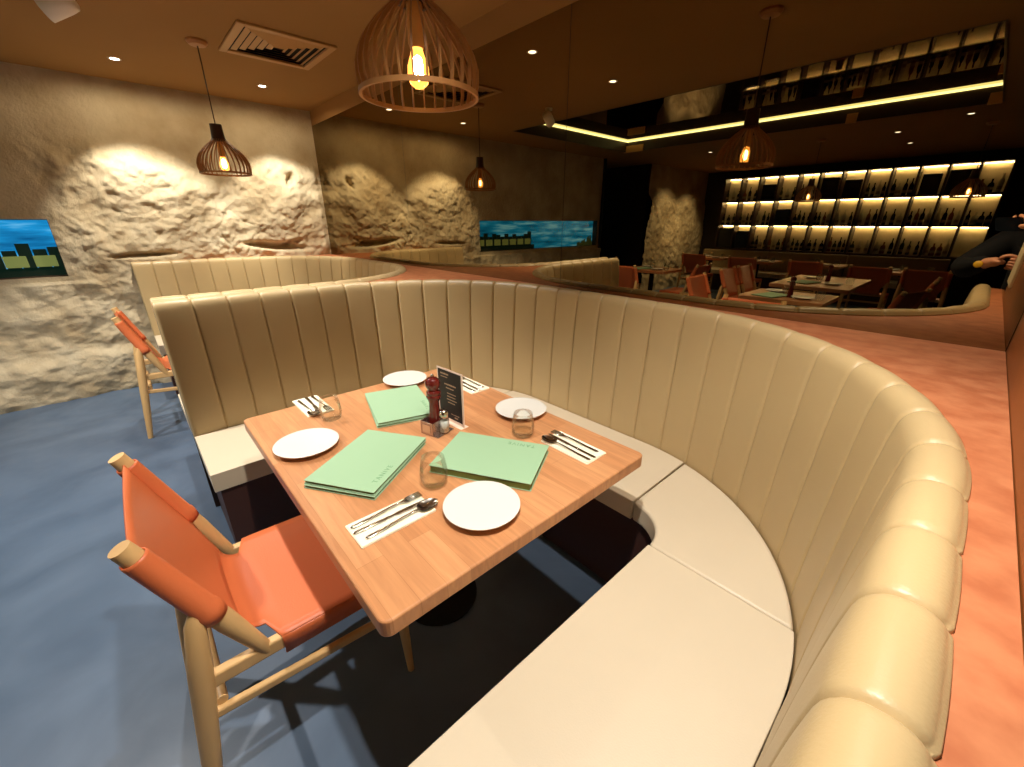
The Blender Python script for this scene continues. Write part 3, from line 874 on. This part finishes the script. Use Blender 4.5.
# ------------------------------------------------------------------ ceiling fittings
def downlight(x, y, label):
    t = thing('downlight', label, 'downlight', (x, y, CEIL), 0, 'recessed ceiling downlights')
    bm = bmesh.new(); lathe(bm, [(.026, .0), (.036, -.003), (.040, 0), (.040, .002)], 28); obj('trim_ring', bm, M['cream'], t, smooth=True)
    bm = bmesh.new(); lathe(bm, [(0, -.0012), (.026, -.0012), (.026, .001)], 24); obj('lens', bm, M['spot_glow'], t)
    return t
def spot(name, x, y, z, tx, ty, tz, w, size, blend=.35, col=(1, .86, .66), rad=.03):
    l = bpy.data.lights.new(name, 'SPOT'); l.energy = w; l.spot_size = math.radians(size); l.spot_blend = blend
    l.color = col; l.shadow_soft_size = rad
    o = bpy.data.objects.new(name, l); link(o); o.location = (x, y, z)
    d = Vector((tx-x, ty-y, tz-z)); o.rotation_euler = d.to_track_quat('-Z', 'Y').to_euler()
    return o
DL = [(-4.50, .31, 'recessed downlight over the far booth, nearer the aisle'), (-4.50, 1.24, 'recessed downlight over the far booth, nearer the mirror'),
      (-2.43, .31, 'recessed downlight above the booth divider, nearer the aisle'), (-2.43, 1.24, 'recessed downlight above the booth divider, nearer the mirror'),
      (-.36, .31, 'recessed downlight above the near booth, nearer the aisle'), (-.36, 1.24, 'recessed downlight above the near booth, nearer the mirror'),
      (-1.17, -4.10, 'recessed downlight over the bar tables, seen right of the lit fascia patches'), (-1.17, -5.26, 'recessed downlight close to the shelves, right of centre'),
      (-3.50, -3.97, 'recessed downlight over the bar tables near the rock'), (-.5, -3.4, 'recessed downlight beyond the end of the ceiling recess')]
for x, y, lab in DL: downlight(x, y, lab)
# surface spotlight head, top left
t = thing('spotlight', 'white ceiling spotlight head tilted towards the rock wall', 'spotlight', (-3.36, .075, CEIL), 0)
bm = bmesh.new(); lathe(bm, [(0, -.022), (.035, -.022), (.036, 0), (0, 0)], 24); sharp(obj('base', bm, M['spot_white'], t))
bm = bmesh.new(); rod(bm, (0, 0, -.02), (0, 0, -.07), .008); obj('arm', bm, M['spot_white'], t, smooth=True)
bm = bmesh.new()
d_ = Vector((-.30, -.75, -.40)).normalized(); c_ = Vector((0, 0, -.09))
rod(bm, c_-d_*.075, c_+d_*.065, .045, n=24, cap=False, rings=[(0, .0), (0, .030), (.08, .043), (.3, .046), (1, .047), (1, .040), (.7, .036)])
obj('head', bm, M['spot_white'], t, smooth=True)
bm = bmesh.new(); rod(bm, c_+d_*.030, c_+d_*.034, .037, n=20); obj('lens', bm, M['vent_dark'], t)
# air vent
t = thing('air_vent', 'square tan air vent with slanted louvres in the ceiling', 'air vent', (-3.50, 1.10, CEIL), 0)
bm = bmesh.new(); h = .285
for a in ((-h, h, -h, -h+.045), (-h, h, h-.045, h), (-h, -h+.045, -h+.045, h-.045), (h-.045, h, -h+.045, h-.045)):
    box(bm, a[0], a[1], a[2], a[3], -.014, 0)
obj('frame', bm, M['vent'], t, bevel=.004)
bm = bmesh.new(); box(bm, -h+.04, h-.04, -h+.04, h-.04, -.0015, -.0005); obj('cavity', bm, M['vent_dark'], t)
for (side, k) in [(s, k) for s in range(4) for k in range(5)]:
    bm = bmesh.new(); r = .235-.042*k-.010
    v = [(-r, -r, -.004), (r, -r, -.004), (r-.026, -r+.026, -.014), (-r+.026, -r+.026, -.014)]
    Rm = Matrix.Rotation(side*PI/2, 3, 'Z')
    top = [Rm @ Vector(p) for p in v]
    quad(bm, top); quad(bm, [p+Vector((0, 0, .0015)) for p in top][::-1])
    obj('louvre', bm, M['vent'], t)

# ------------------------------------------------------------------ bar side of the room (seen in the mirror)
SHX0, SHX1 = -4.36, -.06
cw = (SHX1-SHX0)/12
rows_z = [(.90, 1.37), (1.40, 1.86), (1.89, 2.34)]
sv = thing('bar_shelving', 'tall lit shelving of small cubbies filled with bottles', 'shelving', ((SHX0+SHX1)/2, -6.95, 0))
ox = (SHX0+SHX1)/2
bm = bmesh.new()
for i in range(13):
    x = SHX0+cw*i-ox; box(bm, x-.016, x+.016, -.14, .14, .87, 2.37)
for z in (.86, 1.37, 1.86, 2.34): box(bm, SHX0-ox-.016, SHX1-ox+.016, -.14, .14, z, z+.03)
obj('frame', bm, M['shelf_wood'], sv)
bm = bmesh.new(); box(bm, SHX0-ox, SHX1-ox, -.145, -.135, .86, 2.37); obj('marbled_back_panel', bm, M['shelf_back'], sv)
for (z0, z1) in rows_z:
    for i in range(12):
        x = SHX0+cw*i-ox
        bm = bmesh.new(); box(bm, x+.022, x+cw-.022, -.112, -.092, z1-.014, z1-.002); obj('light_strip', bm, M['shelf_led'], sv)
# dark boxes / screens standing in some cubbies: (row, col, width, height, x offset)
rown = ['bottom', 'middle', 'top']; orn = ['first', 'second', 'third', 'fourth', 'fifth', 'sixth', 'seventh', 'eighth', 'ninth', 'tenth', 'eleventh', 'twelfth']
dark = {(2, 2): (.24, .30), (2, 5): (.27, .36), (2, 6): (.25, .30), (2, 9): (.24, .32), (2, 10): (.31, .36), (1, 3): (.25, .30), (0, 0): (.30, .42), (0, 1): (.25, .36)}
for (r, c), (w, h) in dark.items():
    x = SHX0+cw*(c+.5); z0 = rows_z[r][0]
    bm = bmesh.new(); box(bm, -w/2, w/2, -.06, .06, 0, h)
    o = obj('storage_box', bm, M['screen_off'], bevel=.006); o.location = (x, -6.93, z0+.001)
    tag(o, 'matt black box filling the %s cubby of the %s shelf row' % (orn[c], rown[r]), 'box', 'black boxes on the bar shelves')
bshapes = [[(0, 0), (.036, 0), (.038, .01), (.038, .17), (.030, .20), (.013, .225), (.012, .29), (.014, .30), (0, .30)],
           [(0, 0), (.044, 0), (.046, .01), (.046, .12), (.038, .15), (.015, .17), (.014, .21), (.017, .225), (0, .225)],
           [(0, 0), (.033, 0), (.035, .01), (.030, .12), (.034, .15), (.014, .19), (.013, .25), (0, .26)]]
bshapes = [[(r*.80, z*.9) for r, z in b] for b in bshapes]
protos = {}
bn = ['tall straight', 'squat round', 'waisted']; cn = ['dark_bottle', 'green_bottle', 'amber_bottle', 'clear_bottle']; cw_n = ['dark', 'green', 'amber', 'pale']
def bottle(kind, colr, loc, label):
    key = (kind, colr)
    if key not in protos:
        bm = bmesh.new(); lathe(bm, bshapes[kind], 14)
        o = obj('bottle', bm, M[cn[colr]], smooth=True)
        bm = bmesh.new(); r = bshapes[kind][2][0]+.001; lathe(bm, [(r, .04), (r, .085)], 14); obj('bottle_label', bm, M['bottle_label'], o, smooth=True)
        protos[key] = o
        o.location = loc; return tag(o, label, 'bottle', 'bottles on the lit bar shelves')
    o = dup(protos[key], loc, 0, label); return o
posn = ['leftmost', 'second from left', 'third from left', 'rightmost']
for r in range(3):
    for c in range(12):
        if (r, c) in dark: continue
        if (r, c) == (0, 11): continue
        n = random.choice([3, 3, 4, 4])
        for k in range(n):
            kd, cl = random.randrange(3), random.choice([0, 0, 1, 2, 3, 3])
            x = SHX0+cw*c+.02+(cw-.04)*(k+.5)/n+random.uniform(-.004, .004)
            where = 'leftmost' if k == 0 else 'rightmost' if k == n-1 else posn[k]
            bottle(kd, cl, (x, -6.93+random.uniform(-.04, .05), rows_z[r][0]+.001), '%s %s bottle, %s in the %s cubby of the %s row' % (cw_n[cl], bn[kd], where, orn[c], rown[r]))
# long bench under the shelves
t = thing('bench', 'long taupe leather bench running under the bar shelves', 'bench', ((SHX0-.2), -6.5, 0))
L_ = 4.2
for i in range(3):
    a = L_*i/3; b = L_*(i+1)/3-.006
    bm = bmesh.new(); box(bm, a, b, -.32, -.20, .44, .855); obj('backrest', bm, M['bench'], t, bevel=.02, segs=3)
    bm = bmesh.new(); box(bm, a, b, -.20, .26, .36, .46); obj('seat', bm, M['seat_leather'], t, bevel=.02, segs=3)
bm = bmesh.new(); box(bm, 0, L_, -.32, .22, 0, .36); obj('base', bm, M['plinth'], t)
bm = bmesh.new(); box(bm, 0, L_+.4, -.46, -.322, 0, .858); obj('back_panel', bm, M['shelf_wood'], t)

# tables and chairs on the bar side
tabs = [(-1.245, -1.33, .74, .66, 'wooden table reflected just above the ledge'), (-1.30, -2.85, .80, 1.30, 'long wooden table reflected behind the nearest one'),
        (-3.56, -2.68, .72, .62, 'wooden table reflected beside the second booth end'), (-3.95, -5.75, .70, .60, 'wooden table at the bench beside the far rock'),
        (-2.95, -5.55, .70, .62, 'wooden table at the bench, second from the rock'), (-1.95, -5.5, .75, .62, 'wooden table at the bench below the lamp reflection'),
        (-.75, -5.1, .70, .62, 'wooden table at the bench nearest the shelf end')]
def small_set(x, y, w, d, idx, lab):
    spots_ = [(-w*.22, -d*.22), (w*.22, d*.22)]
    for q, (dx, dy) in enumerate(spots_):
        c = p0.copy(); COL.objects.link(c); c.location = (x+dx, y+dy, TH+.0005)
        c['label'] = 'white plate, %s side, on the %s' % (('bench', 'mirror')[q], lab); c['group'] = 'plates on the bar side tables'
        c = g0.copy(); COL.objects.link(c); c.location = (x+dx+.13, y+dy*.2-.02+q*.1, TH+.0005)
        c['label'] = 'tumbler, %s side, on the %s' % (('bench', 'mirror')[q], lab); c['group'] = 'tumblers on the bar side tables'
for i, (x, y, w, d, lab) in enumerate(tabs):
    make_table('dining_table', lab, w, d, (x, y, 0), 0, 'dining tables on the bar side')
    small_set(x, y, w, d, i, lab)
    if i < 3:
        menu(x-w*.15, y+d*.22, TH+.0005, .3, 'mint green menu on the ' + lab, title=False)
for i, (x, y, lab) in enumerate(((-1.2, -1.2, 'wooden table reflected just above the ledge'), (-1.25, -2.9, 'long wooden table reflected behind the nearest one'))):
    mm = dup(mill, (x, y, TH+.0005), 0, 'dark pepper mill on the ' + lab)
chs = [(-2.05, -1.45, -PI/2, 'orange chair at the rock side of the nearest bar side table'),
       (-2.12, -2.55, -PI/2, 'orange chair at the rock side of the long table, nearer the mirror'),
       (-2.12, -3.15, -PI/2, 'orange chair at the rock side of the long table, nearer the shelves'),
       (-.55, -1.75, PI/2+.3, 'orange chair turned askew at the right of the nearest bar side table'),
       (-.50, -2.90, PI/2, 'orange chair at the right of the long bar side table'),
       (-3.56, -2.02, PI, 'orange chair with its back to the mirror, left of the booth end'),
       (-3.0, -2.75, PI/2, 'orange chair at the right of the table by the booth end'),
       (-4.2, -2.7, -PI/2, 'orange chair at the rock side of the table by the booth end'),
       (-3.95, -5.12, PI, 'orange chair facing the bench beside the far rock'),
       (-2.95, -4.92, PI, 'orange chair facing the bench, second from the rock'),
       (-1.95, -4.88, PI, 'orange chair facing the bench below the lamp reflection'),
       (-1.05, -4.45, PI, 'orange chair facing the bench near the shelf end'),
       (-.45, -4.45, PI, 'last orange chair facing the bench at the shelf end')]
for x, y, r, lab in chs: dup(chair, (x, y, 0), r, lab, 'orange sling chairs on the bar side')

# ------------------------------------------------------------------ the person taking the picture (seen in the mirror)
ph = thing('phone', 'black phone held up in both hands, reflected at the mirror edge', 'phone', (0, 0, 0))
ph.matrix_world = Matrix.Translation(CAM_LOC - FWD*.012) @ RC.to_4x4()
bm = bmesh.new(); prism(bm, rrect(-.028, .119, -.054, .020, .010), -.004, .004); obj('body', bm, M['phone'], ph, bevel=.002)
bm = bmesh.new(); lathe(bm, [(0, .0055), (.004, .0055), (.007, .005), (.007, .004)], 20); obj('lens', bm, M['screen_off'], ph, smooth=True)

def skin_mesh(name, chains, m, parent=None, levels=2, root=0):
    """chains: list of lists of (point, radius); the first point of a chain may be an index into the points so far"""
    verts, edges, rad = [], [], []
    for ch in chains:
        prev = None
        for it in ch:
            if isinstance(it, int): prev = it; continue
            p, r = it; verts.append(p); rad.append(r if isinstance(r, tuple) else (r, r))
            i = len(verts)-1
            if prev is not None: edges.append((prev, i))
            prev = i
    me = bpy.data.meshes.new(name); me.from_pydata(verts, edges, []); me.materials.append(m)
    o = bpy.data.objects.new(name, me); link(o, parent)
    sk = o.modifiers.new('skin', 'SKIN'); sk.use_smooth_shade = True
    if not me.skin_vertices: me.skin_vertices.new() if hasattr(me.skin_vertices, 'new') else None
    for i, sv_ in enumerate(me.skin_vertices[0].data):
        sv_.radius = rad[i]; sv_.use_root = (i == root)
    sb = o.modifiers.new('sub', 'SUBSURF'); sb.levels = levels; sb.render_levels = levels
    return o
C0 = CAM_LOC
hr = C0 + RIGHT*.118 + UP*(-.030) - FWD*.022         # right hand at the phone's end
hl = Vector((.070, -.095, 1.236))                    # left hand lower down
P_ = Vector
pel = (.27, -.55, .95)
body_chains = [
    [(pel, .125), ((.27, -.55, 1.08), .115), ((.265, -.54, 1.22), .13), ((.26, -.53, 1.36), .125), ((.26, -.52, 1.46), .06), ((.255, -.50, 1.53), .055), ((.25, -.48, 1.60), .085), ((.25, -.475, 1.67), .088), ((.25, -.48, 1.73), .06)],
    [3, ((.41, -.46, 1.38), .062), ((.45, -.27, 1.20), .048), ((.29, -.06, 1.30), .040), (tuple(hr+Vector((.05, -.03, -.02))), .028), (tuple(hr+Vector((.018, -.01, -.004))), .030)],
    [3, ((.10, -.54, 1.36), .062), ((-.07, -.44, 1.17), .050), ((-.03, -.26, 1.19), .042), (tuple(hl+Vector((-.035, -.04, -.004))), .028), (tuple(hl), .030)],
    [0, ((.18, -.55, .88), .095), ((.17, -.50, .48), .062), ((.165, -.55, .10), .042), ((.16, -.48, .045), .04), ((.155, -.40, .04), .032)],
    [0, ((.36, -.55, .88), .095), ((.37, -.51, .48), .062), ((.375, -.56, .10), .042), ((.385, -.49, .045), .04), ((.39, -.41, .04), .032)]]
per = thing('person', 'person in dark navy jacket holding up a phone, reflected at mirror end', 'person', (0, 0, 0))
body = skin_mesh('body', body_chains, M['skin'], per)
jk = [[((.27, -.55, .93), .165), ((.27, -.55, 1.08), .15), ((.265, -.54, 1.22), .16), ((.26, -.53, 1.35), .15), ((.26, -.52, 1.43), .085)],
      [3, ((.41, -.46, 1.37), .085), ((.45, -.27, 1.20), .068), ((.30, -.07, 1.295), .055), (tuple(hr+Vector((.075, -.045, -.03))), .044)],
      [3, ((.09, -.54, 1.35), .088), ((-.08, -.44, 1.17), .075), ((-.045, -.27, 1.185), .060), (tuple(hl+Vector((-.050, -.065, -.006))), .044)]]
skin_mesh('jacket', jk, M['navy'], per)
tr = [[((.27, -.55, .95), .155), ((.27, -.55, .90), .15)], [1, ((.18, -.55, .84), .115), ((.17, -.50, .48), .085), ((.165, -.55, .10), .065)], [1, ((.36, -.55, .84), .115), ((.37, -.51, .48), .085), ((.375, -.56, .10), .065)]]
skin_mesh('trousers', tr, M['black'], per)
bm = bmesh.new(); bmesh.ops.create_uvsphere(bm, u_segments=24, v_segments=16, radius=.105, matrix=Matrix.Translation((.25, -.50, 1.69)) @ Matrix.Diagonal((.92, 1.05, 1.1, 1)))
for v in list(bm.verts):
    if v.co.y > -.455 and v.co.z < 1.745: bm.verts.remove(v)
obj('hair', bm, M['hair'], per, smooth=True)
bm = bmesh.new(); rod(bm, (.265, -.388, 1.655), (.262, -.375, 1.64), .010, .008, n=10)
for s in (-1, 1): bmesh.ops.create_uvsphere(bm, u_segments=10, v_segments=8, radius=.010, matrix=Matrix.Translation((.25+s*.032, -.398, 1.675)))
obj('face', bm, M['skin'], per, smooth=True)
bm = bmesh.new(); lathe(bm, [(0, .004), (.018, .004), (.021, .0), (0, 0)], 20)
o = obj('badge', bm, M['badge'], per, smooth=True); o.location = (-.012, -.130, 1.216)
o.rotation_euler = Vector((-.1, 1, .25)).to_track_quat('Z', 'Y').to_euler()
def hand(name, base, along, across, curl, flip=1):
    """five fingers rooted in the palm; along = finger direction, across = towards the little finger"""
    along = along.normalized(); across = (across-across.dot(along)*along).normalized(); nrm = along.cross(across)*flip
    ch = []; idx = 0
    L = [.036, .040, .037, .030]
    for k in range(4):
        b = base + across*(-.024+.016*k) + along*.030
        pts = [b]
        d = along.copy(); p = b.copy()
        for q in range(3):
            ang = curl*(q+.3)
            dd = along*math.cos(ang)+nrm*math.sin(ang); p = p+dd*L[k]*(.95, .72, .55)[q]; pts.append(p.copy())
        ch.append([(tuple(x), (.0095, .009, .0085, .007)[min(i, 3)]) for i, x in enumerate(pts)])
    tb = base-across*.030-along*.002; t1 = tb-across*.012+along*.022+nrm*.008; t2 = t1+along*.026+nrm*.012+across*.004; t3 = t2+along*.018+nrm*.006
    ch.append([(tuple(base-across*.012-along*.010), .012), (tuple(tb), .011), (tuple(t1), .0105), (tuple(t2), .0095), (tuple(t3), .007)])
    palm = [[(tuple(base-along*.045), .022), (tuple(base-along*.012), (.030, .016)), (tuple(base+along*.022), (.030, .014))]]
    objs = []
    for c in ch: objs.append(skin_mesh('finger', [c], M['skin'], per, 1))
    skin_mesh(name, palm, M['skin'], per, 2)
hand('hand', hr, (-RIGHT*.9+UP*.15), -UP, .45, 1)
hand('hand', hl, Vector((.85, .45, -.15)), Vector((0, .1, -1)), .7, -1)

# ------------------------------------------------------------------ light
warm = (1, .84, .62)
WK = 1.0
# rock wall washers (the two recessed fittings over the far booth)
dn = (1, .925, .83)
spot('rock_wash', -4.50, .31, CEIL-.01, -5.02, .34, 1.02, 125*WK, 74, .5, (1, .94, .82), .02)
spot('rock_wash', -4.50, 1.24, CEIL-.01, -5.02, 1.48, 1.02, 108*WK, 74, .5, (1, .94, .82), .02)
for yy in (.31, 1.24): spot('wall_spill', -4.50, yy, CEIL-.01, -4.6, yy, 1.0, 11, 172, .3, (1, .80, .52), .012)  # extra wide fill spots added at these fittings to brighten the upper wall
spot('booth_down', -2.43, .31, CEIL-.01, -2.43, .25, 0, 110*WK, 92, .5, dn)
spot('booth_down', -2.43, 1.24, CEIL-.01, -2.43, 1.24, 0, 50*WK, 84, .5, dn)
spot('booth_down', -.36, .31, CEIL-.01, -.45, .31, 0, 160*WK, 94, .45, dn)
spot('booth_down', -.36, 1.24, CEIL-.01, -.45, 1.15, 0, 60*WK, 84, .5, dn)
spot('aisle_down', -2.6, -.85, CEIL+.0, -2.8, -.55, 0, 180*WK, 120, .6, (1, .95, .88))
spot('aisle_down', -3.7, -.6, CEIL-.01, -4.0, -.5, 0, 110*WK, 80, .6, (1, .95, .88))
# bar side
for x, y, w in ((-1.17, -4.1, 48), (-3.5, -3.97, 44), (-1.2, -2.2, 38), (-3.5, -2.6, 32)):
    spot('bar_down', x, y, CEIL-.01, x, y, 0, w*WK, 95, .6, warm)
spot('far_rock_wash', -3.95, -5.25, CEIL-.01, -4.9, -5.2, .7, 110*WK, 84, .8, (1, .86, .6), .02)
spot('far_rock_wash', -4.0, -6.1, CEIL-.01, -4.9, -6.1, .7, 110*WK, 76, .8, (1, .86, .6), .02)

w = bpy.data.worlds.new('world'); SC.world = w; w.use_nodes = True
w.node_tree.nodes['Background'].inputs[0].default_value = (1, .84, .6, 1)
w.node_tree.nodes['Background'].inputs[1].default_value = .05

SC.view_settings.view_transform = 'Standard'; SC.view_settings.look = 'None'
SC.view_settings.gamma = 1; SC.view_settings.exposure = 0
SC.view_settings.use_curve_mapping = False
SC.cycles.max_bounces = 10; SC.cycles.diffuse_bounces = 5; SC.cycles.glossy_bounces = 6; SC.cycles.transmission_bounces = 8
SC.cycles.use_denoising = True
SC.cycles.sample_clamp_indirect = 6
SC.cycles.caustics_reflective = True; SC.cycles.caustics_refractive = False
